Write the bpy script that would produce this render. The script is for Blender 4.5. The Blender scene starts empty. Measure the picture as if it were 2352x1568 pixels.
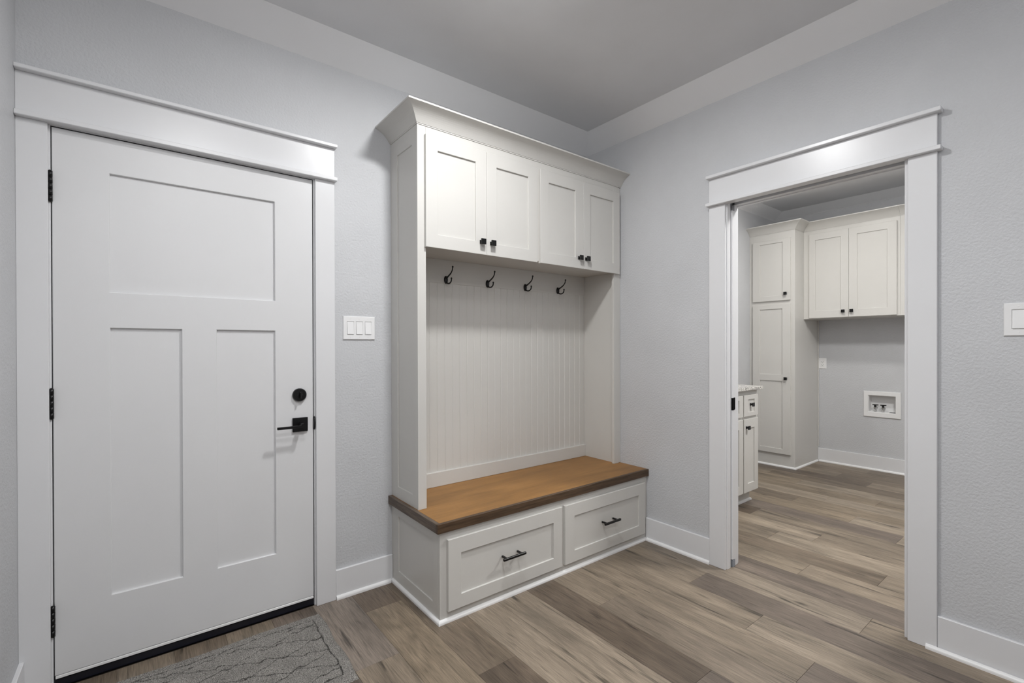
import bpy, bmesh, math, random
from mathutils import Vector, Matrix

random.seed(7)
S = bpy.context.scene
COL = S.collection

# ------------------------------------------------------------------ camera
CAM = Vector((-2.5928, -2.4097, 1.2616))
YAW, PITCH, ROLL, FPX, PY = 0.6642, -0.0037, -0.0026, 1083.15, 799.6
fw = Vector((math.sin(YAW), math.cos(YAW), 0)); rt = Vector((math.cos(YAW), -math.sin(YAW), 0)); up = Vector((0, 0, 1))
f2 = fw * math.cos(PITCH) + up * math.sin(PITCH); u2 = up * math.cos(PITCH) - fw * math.sin(PITCH)
r3 = rt * math.cos(ROLL) + u2 * math.sin(ROLL); u3 = u2 * math.cos(ROLL) - rt * math.sin(ROLL)
cd = bpy.data.cameras.new('camera'); cam = bpy.data.objects.new('camera', cd); COL.objects.link(cam)
cd.sensor_width = 36.0; cd.sensor_fit = 'HORIZONTAL'; cd.lens = FPX * 36 / 2352
cd.shift_y = (PY - 784) / 2352; cd.clip_start = 0.02
cam.matrix_world = Matrix((r3, u3, -f2)).transposed().to_4x4()
cam.matrix_world.translation = CAM
S.camera = cam

# ------------------------------------------------------------------ world, exposure, lamp powers
w = bpy.data.worlds.new('world'); S.world = w; w.use_nodes = True
w.node_tree.nodes['Background'].inputs[0].default_value = (0.5, 0.55, 0.6, 1)
w.node_tree.nodes['Background'].inputs[1].default_value = 0.05
S.view_settings.view_transform = 'Standard'; S.view_settings.look = 'None'
S.view_settings.exposure = 2.24; S.view_settings.gamma = 1.0; S.view_settings.use_curve_mapping = False
S.cycles.use_denoising = True
S.cycles.max_bounces = 10; S.cycles.diffuse_bounces = 8; S.cycles.glossy_bounces = 4
S.cycles.caustics_reflective = False; S.cycles.sample_clamp_indirect = 4.0
MUD_LAMP, LAUNDRY_LAMP = 78.0, 44.0           # emission of the two small ceiling discs
WIDE_FILL, REAR_FILL, LAUNDRY_FILL = 7.5, 14.0, 27.0   # emission of the wide discs added as fill light
LAMP_A = (-1.47, -1.13); LAMP_B = (1.75, -0.85)

H = 2.754; HL = 2.78                           # ceilings of mudroom and laundry

# ------------------------------------------------------------------ materials
def lin(r, g, b):
    f = lambda c: (c/255)/12.92 if c/255 <= 0.04045 else ((c/255+0.055)/1.055)**2.4
    return (f(r), f(g), f(b), 1)

def newmat(name, col, rough=0.5, spec=0.5, metal=0.0):
    m = bpy.data.materials.new(name); m.use_nodes = True
    b = m.node_tree.nodes['Principled BSDF']
    b.inputs['Base Color'].default_value = col; b.inputs['Roughness'].default_value = rough
    b.inputs['Specular IOR Level'].default_value = spec; b.inputs['Metallic'].default_value = metal
    return m, m.node_tree, b

def N(nt, t, **kw):
    n = nt.nodes.new(t)
    for k, v in kw.items(): setattr(n, k, v)
    return n

def noise(nt, vec, scale, detail=2, rough=0.5, dist=0.0):
    n = N(nt, 'ShaderNodeTexNoise'); n.inputs['Scale'].default_value = scale; n.inputs['Detail'].default_value = detail
    n.inputs['Roughness'].default_value = rough; n.inputs['Distortion'].default_value = dist
    nt.links.new(vec, n.inputs['Vector']); return n

def bump(nt, b, h, strength, dist):
    bp = N(nt, 'ShaderNodeBump'); bp.inputs['Strength'].default_value = strength; bp.inputs['Distance'].default_value = dist
    nt.links.new(h, bp.inputs['Height']); nt.links.new(bp.outputs[0], b.inputs['Normal']); return bp

def ramp(nt, fac, p0, c0, p1, c1):
    r = N(nt, 'ShaderNodeMapRange'); r.inputs[1].default_value = p0; r.inputs[2].default_value = p1
    r.inputs[3].default_value = c0; r.inputs[4].default_value = c1
    nt.links.new(fac, r.inputs[0]); return r.outputs[0]

def mul(nt, a, b):
    m = N(nt, 'ShaderNodeMath', operation='MULTIPLY')
    for i, x in enumerate((a, b)):
        if isinstance(x, (int, float)): m.inputs[i].default_value = x
        else: nt.links.new(x, m.inputs[i])
    return m.outputs[0]

def tint(nt, col, fac):
    v = N(nt, 'ShaderNodeVectorMath', operation='SCALE')
    if isinstance(col, tuple): v.inputs[0].default_value = col[:3]
    else: nt.links.new(col, v.inputs[0])
    nt.links.new(fac, v.inputs['Scale']); return v.outputs[0]

def paint(name, col, rough, bscale, bstr, bdist, spec=0.5, mottle=0.03):
    m, nt, b = newmat(name, col, rough, spec)
    tc = N(nt, 'ShaderNodeTexCoord').outputs['Object']
    n = noise(nt, tc, bscale, 3, 0.55)
    bump(nt, b, n.outputs[0], bstr, bdist)
    n2 = noise(nt, tc, 3.0, 3)
    nt.links.new(tint(nt, col, ramp(nt, n2.outputs[0], 0.3, 1-mottle, 0.7, 1+mottle)), b.inputs['Base Color'])
    return m

M_WALL = paint('wall_paint', (0.540, 0.547, 0.562, 1), 0.46, 100, 0.65, 0.0042, spec=0.32)
M_CEIL = paint('ceiling_paint', (0.70, 0.705, 0.72, 1), 0.42, 70, 0.1, 0.003)
M_TRIM = paint('trim_paint', (0.690, 0.693, 0.705, 1), 0.29, 260, 0.03, 0.002, spec=0.42, mottle=0.012)
M_TRIM_LIT = paint('trim_paint_lit', (0.780, 0.783, 0.795, 1), 0.35, 260, 0.03, 0.002, spec=0.4, mottle=0.012)  # same trim paint, lightened: the brighter light on the crown is in the colour
M_DOOR = paint('door_paint', (0.665, 0.667, 0.675, 1), 0.38, 260, 0.05, 0.002, mottle=0.012)
M_CAB = paint('cabinet_lacquer', (0.585, 0.574, 0.548, 1), 0.34, 300, 0.03, 0.002, spec=0.2, mottle=0.012)
M_SHOE = paint('shoe_paint', (0.80, 0.80, 0.80, 1), 0.3, 260, 0.03, 0.002, mottle=0.01)
M_PLASTIC = newmat('white_plastic', (0.78, 0.78, 0.78, 1), 0.3)[0]
M_SLOT = newmat('dark_slot', (0.02, 0.02, 0.02, 1), 0.6)[0]
M_BLACK = newmat('black_metal', (0.004, 0.004, 0.0045, 1), 0.30, 0.35)[0]
M_RUBBER = newmat('black_rubber', (0.008, 0.008, 0.011, 1), 0.5, 0.4)[0]
M_SILL = newmat('black_anodised_sill', (0.006, 0.007, 0.014, 1), 0.35, 0.5)[0]
M_CHROME = newmat('chrome', (0.6, 0.6, 0.6, 1), 0.18, 0.5, 1.0)[0]
M_SUB = newmat('subfloor', (0.05, 0.042, 0.035, 1), 0.8)[0]
M_GREY = newmat('grey_guide', (0.25, 0.27, 0.3, 1), 0.45)[0]

def wood_floor():
    m, nt, b = newmat('oak_vinyl_plank', (0.3, 0.25, 0.2, 1), 0.42, 0.4)
    oi = N(nt, 'ShaderNodeObjectInfo'); tc = N(nt, 'ShaderNodeTexCoord').outputs['Object']
    off = N(nt, 'ShaderNodeVectorMath', operation='SCALE'); off.inputs[0].default_value = (31.7, 57.3, 0)
    nt.links.new(oi.outputs['Random'], off.inputs['Scale'])
    add = N(nt, 'ShaderNodeVectorMath', operation='ADD'); nt.links.new(tc, add.inputs[0]); nt.links.new(off.outputs[0], add.inputs[1])
    def stretched(sx, sy):
        mp = N(nt, 'ShaderNodeMapping'); mp.inputs['Scale'].default_value = (sx, sy, 1); nt.links.new(add.outputs[0], mp.inputs[0]); return mp.outputs[0]
    fine = noise(nt, stretched(1, 0.045), 190, 5, 0.6, 0.2).outputs[0]
    band = noise(nt, stretched(1, 0.13), 11, 4, 0.55, 0.5).outputs[0]
    cloud = noise(nt, stretched(1, 0.35), 5, 2, 0.5, 0.3).outputs[0]
    crack = noise(nt, stretched(1, 0.09), 30, 3, 0.5, 0.6).outputs[0]
    # cathedral rings: long stretched distance field warped by noise
    ringv = noise(nt, stretched(1, 0.16), 4.2, 2, 0.4, 0.4).outputs[0]
    rs = N(nt, 'ShaderNodeMath', operation='SINE'); nt.links.new(mul(nt, ringv, 95.0), rs.inputs[0])
    ringmask = ramp(nt, noise(nt, stretched(1, 0.4), 2.6, 1).outputs[0], 0.5, 0.0, 0.62, 1.0)
    ring = N(nt, 'ShaderNodeMath', operation='ADD'); ring.inputs[0].default_value = 1.0
    nt.links.new(mul(nt, mul(nt, rs.outputs[0], ringmask), 0.10), ring.inputs[1])
    # knots
    vo = N(nt, 'ShaderNodeTexVoronoi'); vo.inputs['Scale'].default_value = 3.1; nt.links.new(stretched(1.6, 0.62), vo.inputs['Vector'])
    knot = ramp(nt, vo.outputs['Distance'], 0.010, 0.30, 0.075, 1.0)
    thread = noise(nt, stretched(1, 0.03), 420, 4, 0.65, 0.1).outputs[0]
    vein = noise(nt, stretched(1, 0.05), 75, 4, 0.6, 0.9).outputs[0]
    f = mul(nt, ramp(nt, fine, 0.32, 0.78, 0.68, 1.18), ramp(nt, band, 0.3, 0.70, 0.68, 1.22))
    f = mul(nt, f, ramp(nt, cloud, 0.3, 0.88, 0.7, 1.12))
    f = mul(nt, f, ramp(nt, thread, 0.36, 0.80, 0.62, 1.12))
    f = mul(nt, f, ramp(nt, vein, 0.56, 1.0, 0.70, 0.58))
    f = mul(nt, f, ramp(nt, crack, 0.62, 1.0, 0.73, 0.30))
    f = mul(nt, f, ring.outputs[0]); f = mul(nt, f, knot)
    nt.links.new(tint(nt, oi.outputs['Color'], f), b.inputs['Base Color'])
    nt.links.new(ramp(nt, fine, 0.3, 0.5, 0.7, 0.36), b.inputs['Roughness'])
    bump(nt, b, fine, 0.08, 0.002)
    return m
M_PLANK = wood_floor()

def wood_bench(name, c, axis_scale, dark=0.75):
    m, nt, b = newmat(name, c, 0.42, 0.25)
    tc = N(nt, 'ShaderNodeTexCoord').outputs['Object']
    def st(s):
        mp = N(nt, 'ShaderNodeMapping'); mp.inputs['Scale'].default_value = s; nt.links.new(tc, mp.inputs[0]); return mp.outputs[0]
    ax = axis_scale
    fine = noise(nt, st(tuple(0.05 if a else 1 for a in ax)), 130, 5, 0.6, 0.3).outputs[0]
    band = noise(nt, st(tuple(0.14 if a else 1 for a in ax)), 9, 3, 0.5, 0.8).outputs[0]
    cloud = noise(nt, tc, 4.5, 3).outputs[0]
    f = mul(nt, ramp(nt, fine, 0.3, dark, 0.7, 1.14), ramp(nt, band, 0.3, 0.82, 0.7, 1.15))
    f = mul(nt, f, ramp(nt, cloud, 0.3, 0.92, 0.7, 1.07))
    nt.links.new(tint(nt, c, f), b.inputs['Base Color']); bump(nt, b, fine, 0.06, 0.001)
    return m
M_SEAT = wood_bench('stained_seat_board', (0.272, 0.138, 0.044, 1), (1, 0, 0), 0.88)
M_EDGE_X = wood_bench('stained_oak_edging', (0.105, 0.066, 0.040, 1), (1, 0, 0), 0.45)
M_EDGE_Y_LIT = wood_bench('stained_oak_edging_lit_end', (0.140, 0.106, 0.082, 1), (0, 1, 0), 0.45)  # same oak as the front; light on the end painted in as paler grey

def granite():
    m, nt, b = newmat('speckled_granite', (0.6, 0.58, 0.54, 1), 0.2)
    tc = N(nt, 'ShaderNodeTexCoord').outputs['Object']
    a = noise(nt, tc, 70, 4, 0.7).outputs[0]; c = noise(nt, tc, 150, 2, 0.6).outputs[0]
    f = mul(nt, ramp(nt, a, 0.40, 0.22, 0.52, 1.0), ramp(nt, c, 0.3, 0.75, 0.6, 1.1))
    nt.links.new(tint(nt, (0.66, 0.64, 0.60, 1), f), b.inputs['Base Color']); return m
M_GRANITE = granite()

def carpet():
    m, nt, b = newmat('mat_pile', (0.14, 0.13, 0.12, 1), 0.95, 0.1)
    tc = N(nt, 'ShaderNodeTexCoord').outputs['Object']
    a = noise(nt, tc, 300, 3, 0.75).outputs[0]; c = noise(nt, tc, 14, 3).outputs[0]
    vc = N(nt, 'ShaderNodeAttribute'); vc.attribute_name = 'groove'
    f = mul(nt, ramp(nt, a, 0.36, 0.30, 0.66, 1.95), ramp(nt, c, 0.3, 0.9, 0.7, 1.1))
    f = mul(nt, f, ramp(nt, vc.outputs['Fac'], 0.0, 1.0, 1.0, 0.28))
    nt.links.new(tint(nt, (0.226, 0.216, 0.200, 1), f), b.inputs['Base Color']); bump(nt, b, a, 0.8, 0.004)
    return m
M_MAT = carpet()

def lamp_mat(name, s, col=(1, 1, 1, 1)):
    m, nt, b = newmat(name, (0.9, 0.9, 0.9, 1), 0.4)
    b.inputs['Emission Color'].default_value = col; b.inputs['Emission Strength'].default_value = s; return m

# ------------------------------------------------------------------ mesh helpers
class MB:
    def __init__(s): s.v = []; s.f = []; s.smooth = set()
    def add(s, vs, fs, smooth=False):
        o = len(s.v); s.v += [tuple(v) for v in vs]
        for f in fs:
            if smooth: s.smooth.add(len(s.f))
            s.f.append([i + o for i in f])
    def box(s, x0, x1, y0, y1, z0, z1, c=0.0):
        if x0 > x1: x0, x1 = x1, x0
        if y0 > y1: y0, y1 = y1, y0
        if z0 > z1: z0, z1 = z1, z0
        if c <= 0:
            vs = [(x, y, z) for x in (x0, x1) for y in (y0, y1) for z in (z0, z1)]
            s.add(vs, [(0, 1, 3, 2), (4, 6, 7, 5), (0, 4, 5, 1), (2, 3, 7, 6), (0, 2, 6, 4), (1, 5, 7, 3)]); return s
        c = min(c, (x1-x0)*0.45, (y1-y0)*0.45, (z1-z0)*0.45)
        bm = bmesh.new(); bmesh.ops.create_cube(bm, size=1)
        for v in bm.verts:
            v.co = ((x0+x1)/2 + v.co.x*(x1-x0), (y0+y1)/2 + v.co.y*(y1-y0), (z0+z1)/2 + v.co.z*(z1-z0))
        bmesh.ops.bevel(bm, geom=bm.edges[:], offset=c, segments=1, affect='EDGES', profile=0.5)
        bm.verts.index_update()
        s.add([v.co[:] for v in bm.verts], [[v.index for v in f.verts] for f in bm.faces]); bm.free(); return s
    def prism(s, prof, fmap, a0, a1):
        """closed 2-D profile extruded from a0 to a1; fmap(p, q, a) -> xyz"""
        n = len(prof); vs = [fmap(p, q, a0) for p, q in prof] + [fmap(p, q, a1) for p, q in prof]
        s.add(vs, [(i, (i+1) % n, n+(i+1) % n, n+i) for i in range(n)] + [tuple(range(n))[::-1], tuple(range(n, 2*n))]); return s
    def sweep(s, prof, rings):
        """prof points are placed by each ring function: ring(o, z) -> xyz"""
        n = len(prof); vs = []
        for r in rings: vs += [r(o, z) for o, z in prof]
        fs = []
        for k in range(len(rings)-1):
            fs += [(k*n+i, k*n+(i+1) % n, (k+1)*n+(i+1) % n, (k+1)*n+i) for i in range(n)]
        fs += [tuple(range(n))[::-1], tuple(range((len(rings)-1)*n, len(rings)*n))]
        s.add(vs, fs); return s
    def frame(s, outer, holes, d0, d1, fmap, c=0.0012):
        """rectangular board with rectangular holes; d0 = front depth, d1 = back depth, fmap(u, v, d) -> xyz; chamfered edges"""
        sg = 1 if d1 > d0 else -1
        U0, U1, V0, V1 = outer
        hs = [(a-c, b+c, e-c, g+c) for a, b, e, g in holes]
        us = sorted({U0+c, U1-c} | {h[0] for h in hs} | {h[1] for h in hs}); vs_ = sorted({V0+c, V1-c} | {h[2] for h in hs} | {h[3] for h in hs})
        idx = {}
        def P(u, v, d):
            k = (round(u, 6), round(v, 6), round(d, 6))
            if k not in idx: idx[k] = len(s.v); s.v.append(tuple(fmap(u, v, d)))
            return idx[k]
        for i in range(len(us)-1):
            for j in range(len(vs_)-1):
                um, vm = (us[i]+us[i+1])/2, (vs_[j]+vs_[j+1])/2
                if any(h[0] < um < h[1] and h[2] < vm < h[3] for h in hs): continue
                s.f.append([P(us[i], vs_[j], d0), P(us[i+1], vs_[j], d0), P(us[i+1], vs_[j+1], d0), P(us[i], vs_[j+1], d0)])
        def ringq(r0, dd0, r1, dd1):
            q0 = [(r0[0], r0[2]), (r0[1], r0[2]), (r0[1], r0[3]), (r0[0], r0[3])]; q1 = [(r1[0], r1[2]), (r1[1], r1[2]), (r1[1], r1[3]), (r1[0], r1[3])]
            for i in range(4):
                j = (i+1) % 4
                s.f.append([P(*q0[i], dd0), P(*q0[j], dd0), P(*q1[j], dd1), P(*q1[i], dd1)])
        dc = d0 + sg*c
        o_in = (U0+c, U1-c, V0+c, V1-c)
        ringq(o_in, d0, outer, dc); ringq(outer, dc, outer, d1)
        for h, hh in zip(holes, hs):
            ringq(hh, d0, h, dc); ringq(h, dc, h, d1)
        if not holes: s.f.append([P(U0, V0, d1), P(U1, V0, d1), P(U1, V1, d1), P(U0, V1, d1)])
        return s
    def tube(s, pts, r, n=8, caps=True):
        pts = [Vector(p) for p in pts]; rs = r if isinstance(r, (list, tuple)) else [r]*len(pts)
        t0 = (pts[1]-pts[0]).normalized(); a = t0.orthogonal().normalized(); vs = []; prev = t0
        for i, p in enumerate(pts):
            t = ((pts[min(i+1, len(pts)-1)] - pts[max(i-1, 0)])).normalized()
            q = prev.rotation_difference(t); a = q @ a; a = (a - t*a.dot(t)).normalized(); b = t.cross(a); prev = t
            for k in range(n):
                an = 2*math.pi*k/n; vs.append(p + (a*math.cos(an) + b*math.sin(an))*rs[i])
        fs = [(i*n+k, i*n+(k+1) % n, (i+1)*n+(k+1) % n, (i+1)*n+k) for i in range(len(pts)-1) for k in range(n)]
        s.add(vs, fs, True)
        if caps:
            o = len(s.v) - len(vs); s.f.append([o+k for k in range(n)][::-1]); s.f.append([o+(len(pts)-1)*n+k for k in range(n)])
        return s
    def ball(s, c, rx, ry=None, rz=None, n=10, m=6):
        ry = ry or rx; rz = rz or rx; vs = []; fs = []
        for i in range(m+1):
            th = math.pi*i/m
            for k in range(n):
                ph = 2*math.pi*k/n; vs.append((c[0]+rx*math.sin(th)*math.cos(ph), c[1]+ry*math.sin(th)*math.sin(ph), c[2]+rz*math.cos(th)))
        for i in range(m):
            for k in range(n): fs.append((i*n+k, i*n+(k+1) % n, (i+1)*n+(k+1) % n, (i+1)*n+k))
        s.add(vs, fs, True); return s
    def lathe(s, prof, origin, axis, n=28):
        """prof = (radius, along-axis); axis in x/y/z with sign"""
        o = Vector(origin); ax = {'x': Vector((1, 0, 0)), 'y': Vector((0, 1, 0)), 'z': Vector((0, 0, 1))}[axis[-1]] * (-1 if axis[0] == '-' else 1)
        a = ax.orthogonal().normalized(); b = ax.cross(a); vs = []
        for r, h in prof:
            for k in range(n): vs.append(o + ax*h + (a*math.cos(2*math.pi*k/n) + b*math.sin(2*math.pi*k/n))*max(r, 1e-5))
        fs = [(i*n+k, i*n+(k+1) % n, (i+1)*n+(k+1) % n, (i+1)*n+k) for i in range(len(prof)-1) for k in range(n)]
        s.add(vs, fs); return s
    def build(s, name, mat, parent=None):
        me = bpy.data.meshes.new(name); me.from_pydata(s.v, [], s.f); me.update()
        bm = bmesh.new(); bm.from_mesh(me); bmesh.ops.recalc_face_normals(bm, faces=bm.faces[:]); bm.to_mesh(me); bm.free()
        for i in s.smooth: me.polygons[i].use_smooth = True
        me.materials.append(mat)
        o = bpy.data.objects.new(name, me); COL.objects.link(o)
        if parent is not None: attach(o, parent)
        return o

ROOTLOC = {}
def attach(o, parent):
    o.parent = parent; o.matrix_parent_inverse = Matrix.Translation(-ROOTLOC.get(parent.name, Vector((0, 0, 0))))

def tag(o, label=None, cat=None, group=None, kind=None):
    if label: o['label'] = label
    if cat: o['category'] = cat
    if group: o['group'] = group
    if kind: o['kind'] = kind
    return o

def thing(name, loc, label, cat, group=None):
    o = bpy.data.objects.new(name, None); COL.objects.link(o); o.location = loc; o.empty_display_size = 0.1
    ROOTLOC[o.name] = Vector(loc); return tag(o, label, cat, group)

def struct_root(name, loc, label=None):
    o = bpy.data.objects.new(name, None); COL.objects.link(o); o.location = loc; o.empty_display_size = 0.1
    ROOTLOC[o.name] = Vector(loc); o['kind'] = 'structure'
    if label: o['label'] = label
    return o

def struct(name, mb, mat, label=None):
    o = mb.build(name, mat); o['kind'] = 'structure'
    if label: o['label'] = label
    return o

def copy_part(o, parent, off):
    """a copy of a part and of its sub-parts, moved by off"""
    c = o.copy(); COL.objects.link(c); c.parent = parent; c.matrix_parent_inverse = o.matrix_parent_inverse.copy(); c.location = o.location + Vector(off)
    for ch in list(o.children):
        d = ch.copy(); COL.objects.link(d); d.parent = c; d.matrix_parent_inverse = ch.matrix_parent_inverse.copy()
    return c

FX = lambda u, v, d: (u, d, v)        # board facing -y : u = x, v = z, d = y
FY = lambda u, v, d: (d, u, v)        # board facing -x : u = y, v = z, d = x

# ================================================================== SETTING
# measured numbers (metres): entry wall is y = 0, doorway wall is x = 0
WC = -2.945                                   # left wall
YF = -3.5                                     # wall behind the camera
XF = 3.249                                    # far laundry wall
WLB = 0.05                                    # laundry back wall
DX0, DX1, DZ0, DZ1 = -2.8541, -1.9401, 0.0364, 2.0743      # entry door slab
OY0, OY1, OZ = -1.8675, -1.066, 2.070         # doorway opening

b = MB(); b.box(WC-0.12, DX0-0.022, 0, 0.16, 0, H); b.box(DX1+0.022, 0.0, 0, 0.16, 0, H); b.box(DX0-0.022, DX1+0.022, 0, 0.16, DZ1+0.022, H)
struct('wall_back', b, M_WALL, 'light grey orange-peel wall behind the entry door and the coat bench')
b = MB(); b.box(0, 0.115, OY1+0.95, 0.16, 0, HL)
b.box(0, 0.033, OY1+0.0162, OY1+0.95, 0, HL); b.box(0.082, 0.115, OY1+0.0162, OY1+0.95, 0, HL); b.box(0.033, 0.082, OY1+0.0162, OY1+0.95, 2.10, HL)
b.box(0, 0.115, OY0-0.0012, OY1+0.0162, OZ+0.0202, HL); b.box(0, 0.115, YF, OY0-0.0012, 0, HL)
struct('wall_right', b, M_WALL, 'light grey textured wall with the doorway to the laundry')
struct('wall_left', MB().box(WC-0.12, WC, YF, 0, 0, H), M_WALL, 'light grey wall at the hinge side of the entry door')
struct('wall_front', MB().box(WC-0.12, 0.115, YF-0.12, YF, 0, H), M_WALL)
struct('wall_laundry_back', MB().box(0.115, XF+0.12, WLB, WLB+0.12, 0, HL), M_WALL)
b = MB().frame((-2.5, WLB, 0, HL), [(-1.0825, -0.8605, 0.5890, 0.7565)], XF, XF+0.12, FY, 0.0); b.box(XF+0.12, XF+0.13, -2.5, WLB, 0, HL)
struct('wall_laundry_far', b, M_WALL, 'grey laundry wall seen through the doorway')
struct('wall_laundry_front', MB().box(0.115, XF+0.12, -2.62, -2.5, 0, HL), M_WALL)
struct('ceiling', MB().box(WC-0.12, 0.0, YF-0.12, 0.16, H, H+0.1), M_CEIL, 'pale grey mudroom ceiling')
struct('ceiling_laundry', MB().box(0.0, XF+0.12, -2.62, WLB+0.12, HL, HL+0.1), M_CEIL, 'laundry ceiling seen through the doorway')

# ---- floor: a subfloor carrying separate planks that run along y
floor = struct('floor', MB().box(WC, XF, YF, 0.16, -0.05, -0.010), M_SUB, 'grey brown wood-look plank floor')
def seam(k): return 0.06 + (0.1825 if k <= 0 else 0.187)*k
L_, M_, B_, D_, P_, T_ = (0.318, 0.266, 0.203), (0.250, 0.206, 0.155), (0.190, 0.152, 0.112), (0.142, 0.111, 0.083), (0.175, 0.143, 0.116), (0.255, 0.206, 0.148)
W_ = (0.272, 0.227, 0.174)          # light planks nearest the bench
KNOWN = {  # row: (joint y, tones from the back wall towards the camera)
    -17: (-0.30, [M_, B_, M_]), -16: (-0.75, [B_, M_, B_]), -15: (-0.45, [M_, P_, M_]), -14: (-0.90, [B_, M_, B_]), -13: (-0.35, [M_, B_, M_]), -12: (-0.72, [P_, M_, M_]),
    -11: (-0.594, [(0.25, 0.212, 0.176), M_, B_]), -10: (-0.219, [D_, T_, M_]), -9: (-0.905, [B_, D_, M_]),
    -8: (-1.70, [W_, M_, M_]), -7: (-1.62, [W_, M_, B_]), -6: (-1.444, [D_, P_, M_]), -5: (-0.865, [(0.245, 0.202, 0.152), (0.225, 0.186, 0.143), L_]),
    -4: (-1.675, [M_, P_, M_]), -3: (-1.397, [M_, W_, P_]), -2: (-1.014, [M_, P_, M_]), -1: (-1.722, [(0.30, 0.252, 0.196), M_, M_]),
    0: (-2.0, [P_, B_, M_]), 1: (-1.330, [(0.262, 0.216, 0.160), M_, M_]), 2: (-1.643, [B_, M_, M_]), 3: (-1.005, [M_, L_, M_]), 4: (-1.209, [L_, M_, B_]),
    5: (-0.72, [D_, M_, L_]), 6: (-1.553, [P_, L_, M_]), 7: (-1.239, [T_, L_, M_]), 8: (-0.79, [B_, T_, M_]), 9: (-0.95, [L_, L_, M_]),
    10: (-1.25, [T_, T_, M_]), 11: (-0.6, [T_, L_, M_]), 12: (-1.5, [B_, P_, M_]), 13: (-1.04, [D_, M_, M_]), 14: (-0.75, [M_, B_, M_]), 15: (-1.3, [B_, M_, M_]), 16: (-0.9, [M_, B_, M_])}
plank_mesh = {}
def plank(x0, x1, y0, y1, tone):
    wdt, ln = round(x1-x0, 4), round(y1-y0, 4)
    if (wdt, ln) not in plank_mesh:
        mb = MB().box(-wdt/2+0.0003, wdt/2-0.0003, -ln/2+0.0004, ln/2-0.0004, -0.010, 0.0, 0.0006)
        o = mb.build('plank', M_PLANK, floor); plank_mesh[(wdt, ln)] = o.data
    else:
        o = bpy.data.objects.new('plank', plank_mesh[(wdt, ln)]); COL.objects.link(o); attach(o, floor)
    o.location = ((x0+x1)/2, (y0+y1)/2, 0)
    j = 0.87*random.uniform(0.95, 1.05); o.color = (tone[0]*j, tone[1]*j*0.975, tone[2]*j*0.965, 1)
for k in range(-17, 18):
    x0, x1 = max(seam(k), WC), min(seam(k+1), XF)
    if x1 - x0 < 0.02: continue
    j, tones = KNOWN.get(k, (random.uniform(-1.2, -0.1), [M_, B_, M_]))
    ybk = 0.0 if x1 < 0.1 else WLB
    yend = YF if x0 < 0.1 else -2.5
    if j < -1.22: cuts = [ybk, j+1.22, j, j-1.22, j-2.44]; tones = [tones[2]] + tones
    else: cuts = [ybk, j, j-1.22, j-2.44, j-3.66]
    if len(tones) < 4: tones = tones + [M_]
    for a, c, t in zip(cuts[:-1], cuts[1:], tones):
        if a <= yend: break
        if a - max(c, yend) > 0.004: plank(x0, x1, max(c, yend), a, t)

# ---- ceiling crown boards (flat boards set at an angle)
def crown_prof(h, t, H0): return [(0.0, H0), (0.0, H0-h-0.009), (0.014, H0-h), (t, H0)]
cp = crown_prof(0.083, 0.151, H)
struct('trim_1', MB().sweep(cp, [lambda o, z: (WC+o, -o, z), lambda o, z: (-o, -o, z)]), M_TRIM_LIT, 'angled flat crown board over the entry wall')
struct('trim_2', MB().sweep(cp, [lambda o, z: (-o, -o, z), lambda o, z: (-o, YF+o, z)]), M_TRIM_LIT, 'angled flat crown board over the doorway wall')
struct('trim_3', MB().sweep(cp, [lambda o, z: (WC+o, -o, z), lambda o, z: (WC+o, YF+o, z)]), M_TRIM_LIT)
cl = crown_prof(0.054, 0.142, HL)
struct('trim_4', MB().sweep(cl, [lambda o, z: (0.115+o, WLB-o, z), lambda o, z: (XF-o, WLB-o, z)]), M_TRIM_LIT, 'angled crown board over the laundry back wall')
struct('trim_5', MB().sweep(cl, [lambda o, z: (XF-o, WLB-o, z), lambda o, z: (XF-o, -2.5+o, z)]), M_TRIM_LIT, 'angled crown board over the far laundry wall')

# ---- entry door casing
CT = -0.019
t6 = struct_root('trim_6', ((DX0+DX1)/2, 0, 0), 'flat white casing with capped header around the entry door')
XI0, XI1, XO = -2.8625, -1.9303, -1.8389
MB().box(WC, XI0, CT, 0, 0, 2.0805, 0.0015).build('side_casing', M_TRIM, t6)
MB().box(XI1, XO, CT, 0, 0, 2.0805, 0.0015).build('side_casing', M_TRIM, t6)
MB().box(WC, XO+0.0075, -0.045, 0, 2.0805, 2.0985, 0.002).build('cap_moulding', M_TRIM, t6)
MB().box(WC, XO, CT, 0, 2.0985, 2.2445, 0.0015).build('header_board', M_TRIM, t6)
MB().box(WC, XO+0.0075, -0.046, 0, 2.2445, 2.2590, 0.002).build('cap_moulding', M_TRIM, t6)
b = MB(); b.box(DX0-0.022, DX0-0.003, 0, 0.15, 0, DZ1+0.022); b.box(DX1+0.0035, DX1+0.022, 0, 0.15, 0, DZ1+0.022); b.box(DX0-0.003, DX1+0.0035, 0, 0.15, DZ1+0.004, DZ1+0.022)
b.build('jamb', M_TRIM, t6)
b = MB(); b.box(DX0-0.003, DX0+0.012, 0.048, 0.085, 0, DZ1+0.004); b.box(DX1-0.012, DX1+0.0035, 0.048, 0.085, 0, DZ1+0.004); b.box(DX0-0.003, DX1+0.0035, 0.048, 0.085, DZ1-0.012, DZ1+0.004)
b.build('door_stop', M_RUBBER, t6)
MB().box(DX0-0.003, DX1+0.0035, 0.010, 0.15, 0.0, 0.030, 0.002).build('threshold', M_SILL, t6)

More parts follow.
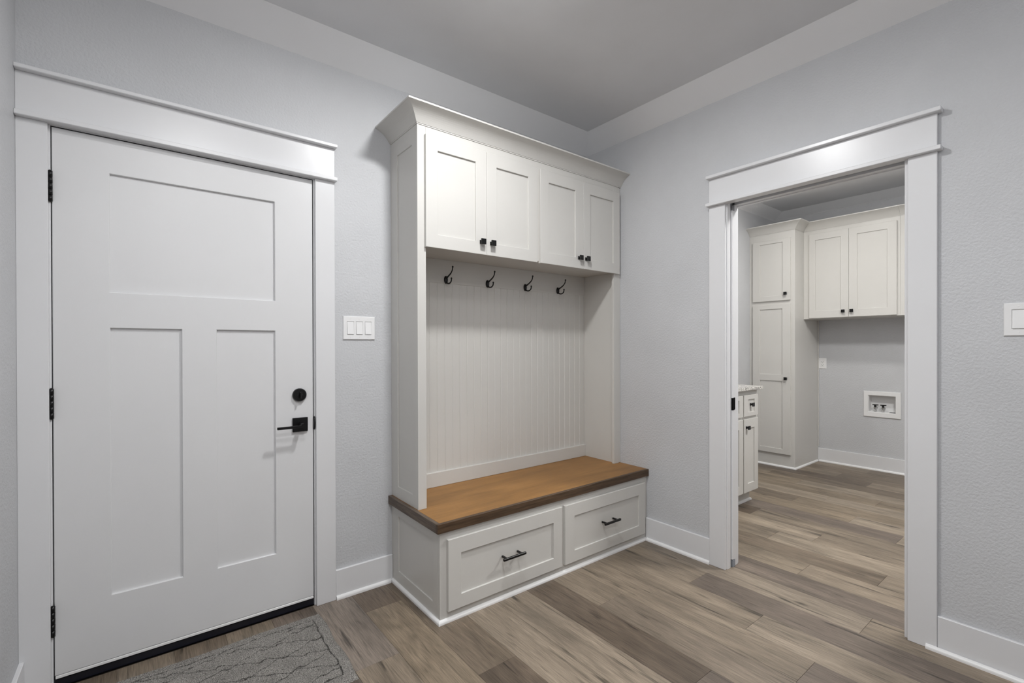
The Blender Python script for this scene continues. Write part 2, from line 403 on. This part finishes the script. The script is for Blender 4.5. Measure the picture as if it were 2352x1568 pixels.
# ---- entry door
d1 = struct_root('door_1', ((DX0+DX1)/2, 0.02, DZ0), 'pale grey craftsman entry door with three recessed panels')
holes = [(-2.6918, -2.1075, 1.4775, 1.9373), (-2.6918, -2.4640, 0.2985, 1.3372), (-2.3389, -2.1075, 0.2985, 1.3372)]
MB().frame((DX0, DX1, DZ0+0.012, DZ1), holes, 0.0, 0.044, FX, 0.002).build('door_slab', M_DOOR, d1)
for a, c, e, g in holes: MB().box(a-0.01, c+0.01, 0.0115, 0.036, e-0.01, g+0.01).build('panel', M_DOOR, d1)
MB().box(DX0+0.002, DX1-0.001, -0.001, 0.044, DZ0, DZ0+0.0105, 0.001).build('door_sweep', M_SHOE, d1)
b = MB(); b.box(DX1+0.0004, DX1+0.0033, 0.004, 0.044, 0.04, DZ1+0.003); b.box(DX0-0.0026, DX0-0.0004, 0.004, 0.044, 0.04, DZ1+0.003); b.box(DX0, DX1, 0.004, 0.044, DZ1+0.0006, DZ1+0.0036)
b.build('weatherstrip', M_RUBBER, d1)
for z0, z1 in ((1.7987, 1.9101), (1.0009, 1.1109), (0.1996, 0.3115)):
    hb = MB(); n = 5; st = (z1-z0)/n
    for i in range(n): hb.tube([(-2.8572, -0.0075, z0+i*st+0.0006), (-2.8572, -0.0075, z0+(i+1)*st-0.0006)], 0.0068, 10)
    hb.ball((-2.8572, -0.0075, z1), 0.005, 0.005, 0.003); hb.ball((-2.8572, -0.0075, z0), 0.005, 0.005, 0.003)
    hb.box(-2.8625, -2.8572, -0.0045, 0.002, z0, z1); hb.box(-2.8572, -2.8535, -0.0025, 0.002, z0, z1)
    tag(hb.build('hinge', M_BLACK, d1), 'black butt hinge')
db = MB().lathe([(0, 0), (0.0315, 0), (0.0315, 0.010), (0.0285, 0.015), (0.0, 0.016)], (-2.0033, 0.0, 1.0330), '-y').build('deadbolt', M_BLACK, d1)
tag(db, 'round black deadbolt plate')
tt = MB(); tt.box(-2.0068, -1.9998, -0.040, -0.015, 1.018, 1.048, 0.003)
tt.ball((-2.0143, -0.016, 1.031), 0.0028, 0.001, 0.0028); tt.ball((-1.9915, -0.016, 1.031), 0.0028, 0.001, 0.0028)
tt.build('thumb_turn', M_BLACK, db)
ro = MB().box(-2.0347, -1.9665, -0.0095, 0, 0.8572, 0.9242, 0.0015).build('lever_handle', M_BLACK, d1); tag(ro, 'black lever handle on a square rose')
lv = MB().tube([(-2.0005, -0.009, 0.8907), (-2.0005, -0.070, 0.8907)], 0.0105, 16); lv.box(-2.1130, -1.9985, -0.069, -0.058, 0.8838, 0.8955, 0.0015)
lv.build('lever', M_BLACK, ro)
MB().tube([(-1.9355, -0.001, 0.862), (-1.9355, -0.008, 0.872), (-1.9355, -0.011, 0.892), (-1.9355, -0.008, 0.912), (-1.9355, -0.001, 0.922)], 0.0035, 8).build('strike_plate', M_BLACK, t6)

# ---- doorway casing (laundry side doorway)
t7 = struct_root('trim_7', (0, (OY0+OY1)/2, 0), 'flat white casing with capped header around the laundry doorway')
y1, y2, y3, y4 = -0.9675, -1.0613, -1.8647, -1.9599
MB().box(CT, 0, y2, y1, 0, 2.0605, 0.0015).build('side_casing', M_TRIM, t7)
MB().box(CT, 0, y4, y3, 0, 2.0605, 0.0015).build('side_casing', M_TRIM, t7)
MB().box(-0.045, 0, -1.9755, -0.9590, 2.0605, 2.0780, 0.002).build('cap_moulding', M_TRIM, t7)
MB().box(CT, 0, y4, y1, 2.0780, 2.2170, 0.0015).build('header_board', M_TRIM, t7)
MB().box(-0.046, 0, -1.9755, -0.9615, 2.2170, 2.2340, 0.002).build('cap_moulding', M_TRIM, t7)
MB().box(0.0, 0.034, OY1-0.0005, OY1+0.016, 0, OZ, 0.001).build('split_jamb', M_TRIM, t7)
MB().box(0.081, 0.115, OY1-0.0005, OY1+0.016, 0, OZ, 0.001).build('split_jamb', M_TRIM, t7)
MB().box(0.0, 0.034, OY0, OY1, OZ-0.002, OZ+0.02, 0.001).build('head_jamb', M_TRIM, t7)
MB().box(0.081, 0.115, OY0, OY1, OZ-0.002, OZ+0.02, 0.001).build('head_jamb', M_TRIM, t7)
MB().box(0.0, 0.115, OY0-0.001, OY0+0.017, 0, OZ, 0.001).build('strike_jamb', M_TRIM, t7)
MB().box(0.115, 0.134, y2, y1, 0, 2.0631, 0.0015).build('side_casing', M_TRIM, t7)
MB().box(0.115, 0.134, y4, y3, 0, 2.0631, 0.0015).build('side_casing', M_TRIM, t7)
MB().box(0.115, 0.134, y4, y1, 2.0631, 2.2236, 0.0015).build('header_board', M_TRIM, t7)
MB().box(0.036, 0.079, OY0+0.02, OY1, OZ+0.012, OZ+0.02).build('sliding_track', M_GREY, t7)
MB().box(0.050, 0.077, OY1-0.006, OY1+0.05, 0.0, 0.040, 0.002).build('floor_guide', M_GREY, t7)

# ---- pocket door, slid back into the wall
d2 = struct_root('door_2', (0.0625, OY1+0.4, 0.04), 'white pocket door slid back into the doorway wall')
MB().box(0.0445, 0.0795, OY1-0.006, OY1+0.80, 0.044, 2.032, 0.0015).build('door_slab', M_TRIM, d2)
pl = MB(); pl.box(0.0425, 0.0640, OY1-0.0085, OY1-0.004, 0.896, 0.9655, 0.001); pl.box(0.0425, 0.0465, OY1-0.0085, OY1+0.0, 0.896, 0.9655, 0.001); pl.box(0.058, 0.064, OY1-0.013, OY1-0.006, 0.9, 0.968, 0.001)
tag(pl.build('edge_pull', M_BLACK, d2), 'black edge pull')

# ---- baseboards
ZB = 0.145
SHOE = [(0.0, 0.0), (0.0, 0.0185), (0.004, 0.0182), (0.0085, 0.0155), (0.0118, 0.011), (0.013, 0.006), (0.013, 0.0)]
bb = MB().box(XO, -1.5365, -0.015, 0, 0, ZB, 0.0025); o = struct('baseboard_back', bb, M_TRIM, 'white baseboard between entry casing and coat bench')
MB().prism(SHOE, lambda p, q, a: (a, -0.015-p, q), XO+0.002, -1.551).build('shoe_moulding', M_SHOE, o)
o = struct('baseboard_right', MB().box(-0.015, 0, y1, -0.5240, 0, ZB, 0.0025).box(-0.015, 0, YF, y4, 0, ZB, 0.0025), M_TRIM, 'white baseboard on the doorway wall')
MB().prism(SHOE, lambda p, q, a: (-0.015-p, a, q), -0.5385, y1-0.001).build('shoe_moulding', M_SHOE, o)
MB().prism(SHOE, lambda p, q, a: (-0.0185-p, a, q), YF, -1.925).build('shoe_moulding', M_SHOE, o)
o = struct('baseboard_left', MB().box(WC, WC+0.015, YF, -0.019, 0, ZB, 0.0025), M_TRIM, 'white baseboard on the wall left of the entry door')
MB().prism(SHOE, lambda p, q, a: (WC+0.015+p, a, q), YF, -0.03).build('shoe_moulding', M_SHOE, o)
o = struct('baseboard_laundry', MB().box(XF-0.015, XF, -2.5, -0.4055, 0, ZB, 0.0025), M_TRIM, 'white baseboard under the washer box in the laundry')
MB().prism(SHOE, lambda p, q, a: (XF-0.015-p, a, q), -2.5, -0.4205).build('shoe_moulding', M_SHOE, o)
o = struct('baseboard_laundry_front', MB().box(0.115, XF, -2.5, -2.485, 0, ZB, 0.0025), M_TRIM)

# ================================================================== THINGS
KNOB = None
def knob(parent, at, facing):
    """square black cabinet knob; facing '-y' or '-x'"""
    mb = MB(); x, y, z = at
    if facing == '-y':
        mb.box(x-0.010, x+0.010, y-0.006, y, z-0.010, z+0.010, 0.001).box(x-0.006, x+0.006, y-0.020, y-0.005, z-0.006, z+0.006, 0.001).box(x-0.0148, x+0.0148, y-0.0275, y-0.0195, z-0.0148, z+0.0148, 0.0012)
    else:
        mb.box(x-0.006, x, y-0.010, y+0.010, z-0.010, z+0.010, 0.001).box(x-0.020, x-0.005, y-0.006, y+0.006, z-0.006, z+0.006, 0.001).box(x-0.0275, x-0.0195, y-0.0148, y+0.0148, z-0.0148, z+0.0148, 0.0012)
    return mb.build('knob', M_BLACK, parent)

def shaker(name, parent, outer, holes, front, fmap, mat=M_CAB, depth=0.019, rec=0.009):
    o = MB().frame(outer, holes, front, front+depth, fmap, 0.0012).build(name, mat, parent)
    for a, c, e, g in holes:
        p = MB(); q0 = fmap(a-0.006, e-0.006, front+rec); q1 = fmap(c+0.006, g+0.006, front+depth-0.001)
        p.box(q0[0], q1[0], q0[1], q1[1], q0[2], q1[2]).build('panel', mat, o)
    return o

# ---- storage bench cabinet under the seat
XH, YB, YU = -1.5357, -0.5233, -0.3128
bc = thing('bench_cabinet', (XH/2, YB/2, 0), 'off-white bench cabinet with two wide drawers under the wooden seat', 'cabinet')
MB().box(XH+0.02, -0.002, YB+0.02, -0.016, 0.0, 0.4175).build('carcass', M_CAB, bc)
MB().frame((XH, -0.001, 0.0, 0.4178), [(-1.49, -0.795, 0.065, 0.368), (-0.748, -0.052, 0.065, 0.368)], YB, YB+0.02, FX, 0.001).build('face_frame', M_CAB, bc)
sp = MB().frame((YB+0.0202, -0.0005, 0.0, 0.4178), [(-0.4566, -0.0835, 0.0775, 0.366)], XH, XH+0.02, FY, 0.0006).build('side_panel', M_CAB, bc)
MB().box(XH+0.006, XH+0.019, -0.46, -0.08, 0.07, 0.37).build('panel', M_CAB, sp)
for (x0, x1, z0, z1), hole in (((-1.5016, -0.7817, 0.0526, 0.3801), (-1.432, -0.848, 0.1155, 0.3065)), ((-0.7606, -0.0399, 0.0526, 0.3801), (-0.687, -0.1055, 0.1165, 0.3105))):
    dr = shaker('drawer', bc, (x0, x1, z0, z1), [hole], YB-0.019, FX)
    cx, cz = (x0+x1)/2 - 0.0, 0.2195
    hb = MB().box(cx-0.0705, cx+0.0705, YB-0.019+0.0075-0.047, YB-0.019+0.0075-0.036, cz-0.0058, cz+0.0058, 0.001)
    for s_ in (-0.048, 0.048): hb.box(cx+s_-0.0045, cx+s_+0.0045, YB-0.019+0.0075-0.038, YB-0.019+0.0075, cz-0.0045, cz+0.0045, 0.0008)
    hb.build('handle', M_BLACK, dr)
sm = MB().sweep(SHOE, [lambda o, z: (XH-o, -0.001, z), lambda o, z: (XH-o, YB-o, z), lambda o, z: (-0.0155, YB-o, z)])
sm.build('shoe_moulding', M_SHOE, bc)

# ---- bench seat
ZT0, ZT1 = 0.4183, 0.4618
bt = thing('wooden_worktop', (XH/2, -0.27, ZT0), 'brown stained wooden seat slab with dark oak edging across the bench cabinet', 'bench top')
MB().box(-1.5376, -0.002, -0.5238, -0.001, ZT0, ZT1, 0.0008).build('seat_board', M_SEAT, bt)
MB().box(-1.5560, -0.002, -0.5420, -0.5242, ZT0, ZT1, 0.0012).build('front_edging', M_EDGE_X, bt)
MB().box(-1.5560, -1.5380, -0.5238, -0.001, ZT0, ZT1, 0.0012).build('end_edging', M_EDGE_Y_LIT, bt)

# ---- hall tree (upper tower)
ZC0, ZC1 = 2.3493, 2.4255
ht = thing('hall_tree', (XH/2, YU/2, ZT1), 'tall off-white hall tree with four cabinet doors and coat hooks above the wooden seat', 'hall tree')
ZB0 = ZT1 + 0.0003
sp = MB().frame((YU+0.0005, -0.0005, ZB0, ZC0+0.01), [(-0.2530, -0.0805, 0.5250, 2.2660)], XH, XH+0.02, FY, 0.001).build('side_panel', M_CAB, ht)
MB().box(XH+0.006, XH+0.0195, -0.26, -0.07, 0.515, 2.275).build('panel', M_CAB, sp)
MB().box(-0.044, -0.024, YU+0.022, -0.0005, ZB0, 1.765).build('side_panel', M_CAB, ht)
MB().box(XH+0.0001, -1.4894, YU-0.0001, YU+0.02, ZB0, ZC0, 0.0008).build('stile', M_CAB, ht)
MB().box(-0.0708, -0.0225, YU, YU+0.02, ZB0, ZC0, 0.0008).build('stile', M_CAB, ht)
MB().box(-0.0218, -0.0012, YU+0.003, YU+0.012, ZB0, ZC0, 0.002).build('scribe_moulding', M_CAB, ht)
MB().frame((-1.4892, -0.0712, 1.7655, ZC0), [(-1.46, -0.80, 1.80, 2.26), (-0.72, -0.10, 1.80, 2.26)], YU, YU+0.02, FX, 0.0005).build('face_frame', M_CAB, ht)
MB().box(XH+0.02, -0.024, YU+0.0205, -0.0005, 1.765, 1.783).build('cabinet_floor', M_CAB, ht)
MB().box(XH+0.02, -0.003, YU+0.021, -0.0005, 2.36, 2.38).build('cabinet_roof', M_CAB, ht)
# beadboard strips
XB0, XB1, NB = XH+0.02, -0.0445, 29
bw = (XB1-XB0)/NB; proto = None
for i in range(NB):
    xc = XB0 + (i+0.5)*bw
    if proto is None:
        prof = [(-bw/2, 0), (-bw/2, 0.0093), (-bw/2+0.0018, 0.0102), (-bw/2+0.0034, 0.0118), (-bw/2+0.0045, 0.012), (bw/2-0.0045, 0.012), (bw/2-0.0034, 0.0118), (bw/2-0.0018, 0.0102), (bw/2, 0.0093), (bw/2, 0)]
        mb = MB().prism(prof, lambda p, q, a: (p, -0.0005-q, a), 0.50, 1.64)
        proto = mb.build('beadboard_strip', M_CAB, ht); o = proto
    else:
        o = proto.copy(); COL.objects.link(o)
    o.location = (xc, 0, 0)
MB().box(XB0, XB1, -0.0165, -0.0005, 1.629, 1.765, 0.001).build('coat_rail', M_CAB, ht)
MB().box(XB0, XB1, -0.027, -0.0005, ZB0, 0.5445, 0.0015).build('skirt_board', M_CAB, ht)
# doors
for (x0, x1), (hx0, hx1), kx in (((-1.4985, -1.1350), (-1.4317, -1.2055), -1.1721), ((-1.1332, -0.7734), (-1.0684, -0.8420), -1.1055),
                                 ((-0.7502, -0.3860), (-0.6830, -0.4585), -0.4285), ((-0.3845, -0.0304), (-0.3230, -0.0970), -0.3637)):
    dr = shaker('cabinet_door', ht, (x0, x1, 1.7528, 2.3051), [(hx0, hx1, 1.8198, 2.2365)], YU-0.019, FX)
    knob(dr, (kx, YU-0.019, 1.8178), '-y')
# crown with a mitred return
def cove(p, h, z0, lip=0.008):
    """crown profile: a small bead at the foot, then a sloping face with a shallow cove, then a square lip"""
    pts = [(0.0, z0), (0.0035, z0), (0.0035, z0+0.004), (0.0065, z0+0.0055)]
    for i in range(11):
        t = i/10; sag = 0.0085*math.sin(math.pi*t)
        pts.append((0.0075+(p-0.0105)*t - sag*0.75, z0+0.0075+(h-lip-0.0085)*t + sag*0.75))
    return pts + [(p, z0+h-lip), (p, z0+h), (0.0, z0+h)]
cv = cove(0.0843, 0.0762, ZC0)
MB().sweep(cv, [lambda o, z: (XH-o, -0.0005, z), lambda o, z: (XH-o, YU-o, z), lambda o, z: (-0.0008, YU-o, z)]).build('crown_moulding', M_CAB, ht)
# coat hooks
def bez(p0, p1, p2, p3, n=9):
    r = []
    for i in range(n+1):
        t = i/n; r.append(tuple((1-t)**3*a + 3*(1-t)**2*t*c + 3*(1-t)*t*t*d + t**3*e for a, c, d, e in zip(p0, p1, p2, p3)))
    return r
hk = None
for hx in (-1.206, -0.912, -0.609, -0.314):
    if hk is None:
        zc = 1.6495
        hk = MB().ball((hx, -0.0185, zc), 0.0130, 0.0085, 0.0235, 14, 8).build('coat_hook', M_BLACK, ht)
        up_ = MB().tube(bez((hx, -0.022, zc+0.008), (hx, -0.058, zc+0.024), (hx, -0.092, zc+0.032), (hx, -0.0945, zc+0.064), 12), [0.0052]*3+[0.0042]*4+[0.0034]*6, 8)
        up_.ball((hx, -0.0945, zc+0.0655), 0.0058); up_.build('upper_prong', M_BLACK, hk)
        lo = MB().tube(bez((hx, -0.022, zc-0.012), (hx, -0.032, zc-0.030), (hx, -0.082, zc-0.032), (hx, -0.080, zc+0.001), 12), [0.0052]*3+[0.0044]*4+[0.0038]*6, 8)
        lo.ball((hx, -0.0798, zc+0.002), 0.0056); lo.build('lower_prong', M_BLACK, hk); h0 = hx
    else: copy_part(hk, ht, (hx-h0, 0, 0))

# ---- wall plates
def rocker_plate(name, label, cat, u0, u1, z0, z1, rockers, face):
    """face 'A' = on the entry wall, 'B' = on the doorway wall"""
    fm = (lambda u, z, d: (u, -d, z)) if face == 'A' else (lambda u, z, d: (-d, u, z))
    base = fm((u0+u1)/2, z0, 0); t = thing(name, base, label, cat)
    def bx(mb, a, c, e, g, d0, d1, ch=0.0):
        p, q = fm(a, e, d0), fm(c, g, d1); return mb.box(p[0], q[0], p[1], q[1], p[2], q[2], ch)
    mb = MB().frame((u0, u1, z0, z1), [(a-0.0006, c+0.0006, e-0.0006, g+0.0006) for a, c, e, g in rockers], 0.0065, 0.0, fm, 0.0022)
    mb.build('plate', M_PLASTIC, t)
    for a, c, e, g in rockers:
        mr = MB(); zm = (e+g)/2
        pr = [(e, 0.0005), (e, 0.0098), (e+0.0015, 0.0102), (zm, 0.0075), (g, 0.0048), (g, 0.0005)]
        mr.prism(pr, lambda p, q, u: fm(u, p, q), a, c).build('rocker', M_PLASTIC, t)
        bx(MB(), a-0.0006, c+0.0006, e-0.0006, g+0.0006, 0.0, 0.0006).build('switch_well', M_SLOT, t)
        for zz in (z0+0.0125, z1-0.0125):
            mb = MB().lathe([(0, 0.0062), (0.0032, 0.0062), (0.0030, 0.0072), (0, 0.0074)], fm((a+c)/2, zz, 0), '-y' if face == 'A' else '-x', 10); mb.build('screw', M_PLASTIC, t)
    return t
rocker_plate('light_switch', 'white triple rocker switch plate between entry door and hall tree', 'light switch', -1.7939, -1.6292, 1.2994, 1.4183,
             [(-1.7735, -1.7418, 1.3270, 1.3905), (-1.7272, -1.6955, 1.3270, 1.3905), (-1.6808, -1.6490, 1.3270, 1.3905)], 'A')
rocker_plate('light_switch', 'white rocker switch plate on the wall right of the laundry doorway', 'light switch', -2.2650, -2.1489, 1.2970, 1.4206,
             [(-2.2045, -2.1718, 1.3245, 1.3945), (-2.2500, -2.2173, 1.3245, 1.3945)], 'B')

# outlet in the laundry
po = thing('power_outlet', (XF, -0.4469, 1.0125), 'white power outlet beside the tall cabinet in the laundry', 'outlet')
MB().box(XF-0.006, XF, -0.4846, -0.4092, 1.0125, 1.1269, 0.0025).build('plate', M_PLASTIC, po)
MB().box(XF-0.0085, XF-0.005, -0.4640, -0.4298, 1.0365, 1.1030, 0.001).build('socket_face', M_PLASTIC, po)
b = MB()
for zc in (1.0540, 1.0860):
    b.box(XF-0.0092, XF-0.008, -0.4548, -0.4526, zc-0.003, zc+0.007); b.box(XF-0.0092, XF-0.008, -0.4412, -0.4390, zc-0.003, zc+0.006); b.box(XF-0.0092, XF-0.008, -0.4495, -0.4445, zc-0.012, zc-0.007)
b.build('socket_slots', M_SLOT, po)

# washer box
wb = thing('washer_outlet_box', (XF, -0.972, 0.538), 'white recessed washer supply box with two black-handled valves', 'washer box')
WB = (-1.1245, -0.8205, 0.5400, 0.7990); WI = (-1.0825, -0.8605, 0.5890, 0.7565)
MB().frame(WB, [WI], XF-0.012, XF-0.0005, FY, 0.003).build('frame', M_PLASTIC, wb)
# recessed tray: five thin walls set into the opening in the wall
b = MB()
t_ = 0.002; x0_, x1_ = XF-0.003, XF+0.085
b.box(x1_-t_, x1_, WI[0], WI[1], WI[2], WI[3]); b.box(x0_, x1_-t_, WI[0], WI[0]+t_, WI[2], WI[3]); b.box(x0_, x1_-t_, WI[1]-t_, WI[1], WI[2], WI[3])
b.box(x0_, x1_-t_, WI[0]+t_, WI[1]-t_, WI[2], WI[2]+t_); b.box(x0_, x1_-t_, WI[0]+t_, WI[1]-t_, WI[3]-t_, WI[3])
b.build('tray', M_PLASTIC, wb)
for yv in (-0.9085, -0.9735):
    v = MB().tube([(XF+0.030, yv, 0.603), (XF+0.030, yv, 0.640)], 0.0085, 12); v.ball((XF+0.026, yv, 0.628), 0.013); v.tube([(XF+0.012, yv, 0.628), (XF+0.082, yv, 0.628)], 0.008, 10); v.tube([(XF+0.030, yv, 0.5912), (XF+0.030, yv, 0.606)], 0.0115, 12)
    vo = v.build('valve', M_CHROME, wb)
    MB().box(XF+0.020, XF+0.040, yv-0.026, yv+0.022, 0.655, 0.664, 0.002).tube([(XF+0.030, yv, 0.638), (XF+0.030, yv, 0.656)], 0.0105, 10).build('valve_handle', M_BLACK, vo)
MB().box(XF+0.005, XF+0.05, -1.076, -1.028, 0.5905, 0.5935).build('drain_slot', M_SLOT, wb)

# ---- laundry tall cabinet
XT, YT = 2.6363, -0.4050
tc_ = thing('tall_cabinet', (2.94, -0.18, 0), 'tall off-white pantry cabinet with stacked doors in the laundry', 'cabinet')
MB().box(XT+0.0205, XF-0.0005, YT, WLB-0.0005, 0.0, 2.47, 0.0008).build('carcass', M_CAB, tc_)
MB().frame((YT, WLB-0.0005, 0.0, 2.4464), [(-0.355, 0.0, 0.15, 1.68), (-0.355, 0.0, 1.745, 2.36)], XT, XT+0.0203, FY, 0.001).build('face_frame', M_CAB, tc_)
dr = shaker('cabinet_door', tc_, (-0.3658, 0.0102, 1.7325, 2.3710), [(-0.2930, -0.0657, 1.7850, 2.3365)], XT-0.019, FY); knob(dr, (XT-0.019, -0.3263, 1.8000), '-x')
dr = shaker('cabinet_door', tc_, (-0.3690, 0.0102, 0.1400, 1.6925), [(-0.2900, -0.0650, 0.1921, 0.8966), (-0.2900, -0.0650, 0.9630, 1.6475)], XT-0.019, FY); knob(dr, (XT-0.019, -0.3280, 0.9244), '-x')
MB().sweep(SHOE, [lambda o, z: (XT-o, WLB-0.001, z), lambda o, z: (XT-o, YT-o, z), lambda o, z: (XF-0.0285, YT-o, z)]).build('shoe_moulding', M_SHOE, tc_)
cv2 = cove(0.0902, 0.0800, 2.4464)
XU = 2.8535
MB().sweep(cv2, [lambda o, z: (XT-o, WLB-0.001, z), lambda o, z: (XT-o, YT-o, z), lambda o, z: (XU-o-0.0004, YT-o, z)]).build('crown_moulding', M_CAB, tc_)
MB().box(XF-0.016, XF-0.0005, YT-0.008, YT-0.0002, 0.16, 1.5368, 0.002).build('scribe_moulding', M_CAB, tc_)

# ---- laundry wall cabinets
def wall_cabinet(ya, yb, label, doors):
    t = thing('wall_cabinet', (3.05, (ya+yb)/2, 1.5373), label, 'cabinet', 'laundry wall cabinets')
    MB().box(XU+0.0205, XF-0.0005, yb+0.0003, ya-0.0003, 1.5373, 2.47).build('carcass', M_CAB, t)
    MB().frame((yb+0.0003, ya-0.0003, 1.5373, 2.4464), [(d[0]+0.02, d[1]-0.02, 1.58, 2.39) for d in doors], XU, XU+0.0203, FY, 0.001).build('face_frame', M_CAB, t)
    for y0, y1_, h0_, h1_, ky in doors:
        dr = shaker('cabinet_door', t, (y0, y1_, 1.5440, 2.4070), [(h0_, h1_, 1.6170, 2.3415)], XU-0.019, FY)
        knob(dr, (XU-0.019, ky, 1.6020), '-x')
    MB().sweep(cv2, [lambda o, z: (XU-o, ya-0.0003-(o if ya > -0.5 else 0), z), lambda o, z: (XU-o, yb+0.0003, z)]).build('crown_moulding', M_CAB, t)
    return t
wall_cabinet(YT-0.0002, -1.2050, 'off-white two-door wall cabinet beside the tall laundry cabinet', [(-0.8095, -0.4616, -0.7420, -0.5179, -0.7676), (-1.1829, -0.8113, -1.1120, -0.8771, -0.8381)])
wall_cabinet(-1.2052, -2.0, 'off-white wall cabinet half hidden behind the right doorway casing', [(-1.596, -1.250, -1.53, -1.315, -1.556), (-1.95, -1.598, -1.885, -1.665, -1.64)])

# ---- laundry base cabinet and granite counter
YC = -0.62; XC1 = 1.333
bs = thing('base_cabinet', (0.73, -0.28, 0), 'off-white base cabinet with drawers and doors just inside the laundry doorway', 'cabinet')
MB().box(0.136, XC1, YC+0.0205, WLB-0.0005, 0.105, 0.9145).build('carcass', M_CAB, bs)
cols = [(1.0800, 1.3126), (0.7900, 1.0645), (0.5000, 0.7745), (0.2100, 0.4845)]
MB().frame((0.136, XC1, 0.105, 0.9145), [(a+0.015, c-0.015, 0.13, 0.68) for a, c in cols] + [(a+0.015, c-0.015, 0.72, 0.865) for a, c in cols], YC, YC+0.0203, FX, 0.001).build('face_frame', M_CAB, bs)
for i, (a, c) in enumerate(cols):
    dr = shaker('drawer', bs, (a, c, 0.7090, 0.8755), [(a+0.068, c-0.058, 0.7420, 0.8405)], YC-0.019, FX); knob(dr, ((a+c)/2+0.004, YC-0.0115, 0.7990), '-y')
    dr = shaker('cabinet_door', bs, (a, c, 0.1147, 0.6887), [(a+0.061, c-0.061, 0.1814, 0.6160)], YC-0.019, FX)
    knob(dr, (a+0.036, YC-0.019, 0.6247), '-y')
MB().box(0.136, XC1-0.002, -0.56, WLB-0.0005, 0.0, 0.105).build('toe_kick', M_CAB, bs)
MB().sweep(SHOE, [lambda o, z: (0.136, -0.56-o, z), lambda o, z: (XC1-0.002+o, -0.56-o, z), lambda o, z: (XC1-0.002+o, WLB-0.001, z)]).build('shoe_moulding', M_SHOE, bs)
ct = MB().box(0.136, 1.354, -0.66, WLB-0.0005, 0.9148, 0.9385, 0.002).build('granite_countertop', M_GRANITE)
tag(ct, 'speckled grey granite countertop on the laundry base cabinet', 'countertop')

# ---- door mat
def make_mat():
    X0, X1, Y0, Y1 = -2.86, -1.9435, -0.640, -0.098
    nx, ny = 330, 196; vs = []; gr = []
    rnd = random.Random(3)
    def wob(a): return 0.007*math.sin(a*31+1.3) + 0.005*math.sin(a*67+0.4)
    for j in range(ny+1):
        for i in range(nx+1):
            u, v = i/nx, j/ny; x, y = X0+(X1-X0)*u, Y0+(Y1-Y0)*v
            x += 0.004*math.sin(y*23)*(u > 0.5) + (0.006*(v-0.5) if u > 0.5 else 0); y += 0.004*math.sin(x*11) - 0.010*(1-u)
            e = min(u*(X1-X0), (1-u)*(X1-X0), v*(Y1-Y0), (1-v)*(Y1-Y0))
            g = 0.0
            if abs(e-0.045-0.3*wob(x+y)) < 0.0022: g = 1.0
            elif e > 0.045:
                xx, yy = x-X1, y-Y0
                for sgn, sl, sp_ in ((1, 0.42, 0.105), (-1, 0.30, 0.120)):
                    q = (yy + sgn*sl*xx + wob(xx*1.7+yy*sgn)) / sp_
                    if abs(q-round(q))*sp_ < 0.0022: g = 1.0
            z = 0.0095 + rnd.uniform(-0.0016, 0.0016) - 0.0022*g
            if e < 0.006: z = 0.002 + z*0.55*(e/0.006)
            if i in (0, nx) or j in (0, ny): z = 0.0006
            vs.append((x + rnd.uniform(-0.0006, 0.0006), y + rnd.uniform(-0.0006, 0.0006), z)); gr.append(g)
    fs = [(j*(nx+1)+i, j*(nx+1)+i+1, (j+1)*(nx+1)+i+1, (j+1)*(nx+1)+i) for j in range(ny) for i in range(nx)]
    me = bpy.data.meshes.new('door_mat'); me.from_pydata(vs, [], fs); me.update()
    at = me.attributes.new('groove', 'FLOAT', 'POINT'); at.data.foreach_set('value', gr)
    me.materials.append(M_MAT); o = bpy.data.objects.new('door_mat', me); COL.objects.link(o)
    tag(o, 'grey flecked door mat with carved trellis lines in front of the entry door', 'door mat')
make_mat()

# ---- ceiling lamps outside the frame: two small discs, plus wide ones added for fill
def ceiling_lamp(x, y, zc, strength, label, col=(1, 1, 1, 1), k=1.0):
    t = thing('ceiling_light', (x, y, zc), label, 'ceiling light')
    sc = lambda pr: [(r*k, h_) for r, h_ in pr]
    MB().lathe(sc([(0.098, 0.0), (0.098, 0.010), (0.090, 0.014), (0.086, 0.010), (0.086, 0.0)]), (x, y, zc), '-z', 40).build('trim_ring', M_PLASTIC, t)
    MB().lathe(sc([(0.0855, 0.006), (0.084, 0.0135), (0.072, 0.0205), (0.040, 0.0255), (0.0, 0.027)]), (x, y, zc), '-z', 24).build('lens', lamp_mat('lens_glow', strength, col), t)
ceiling_lamp(*LAMP_A, H, MUD_LAMP, 'small round white disc light on the mudroom ceiling before the hall tree')
ceiling_lamp(*LAMP_B, HL, LAUNDRY_LAMP, 'small round white disc light on the laundry ceiling near the washer wall', (1.0, 0.975, 0.93, 1))
ceiling_lamp(-2.3, -1.82, H, WIDE_FILL, 'wide white disc added as fill light on the mudroom ceiling above the standing spot', (1, 1, 1, 1), 2.3)  # added lamp, evens out the mudroom light
ceiling_lamp(-2.4, -3.0, H, REAR_FILL, 'wide white disc added as fill light on the mudroom ceiling by the rear wall', (1, 1, 1, 1), 2.3)  # added lamp behind the camera, lifts the low fronts
ceiling_lamp(0.95, -2.0, HL, LAUNDRY_FILL, 'wide white disc added as fill light on the laundry ceiling just past the doorway', (1.0, 0.985, 0.96, 1), 2.3)  # added lamp, brightens the laundry walls and base cabinet
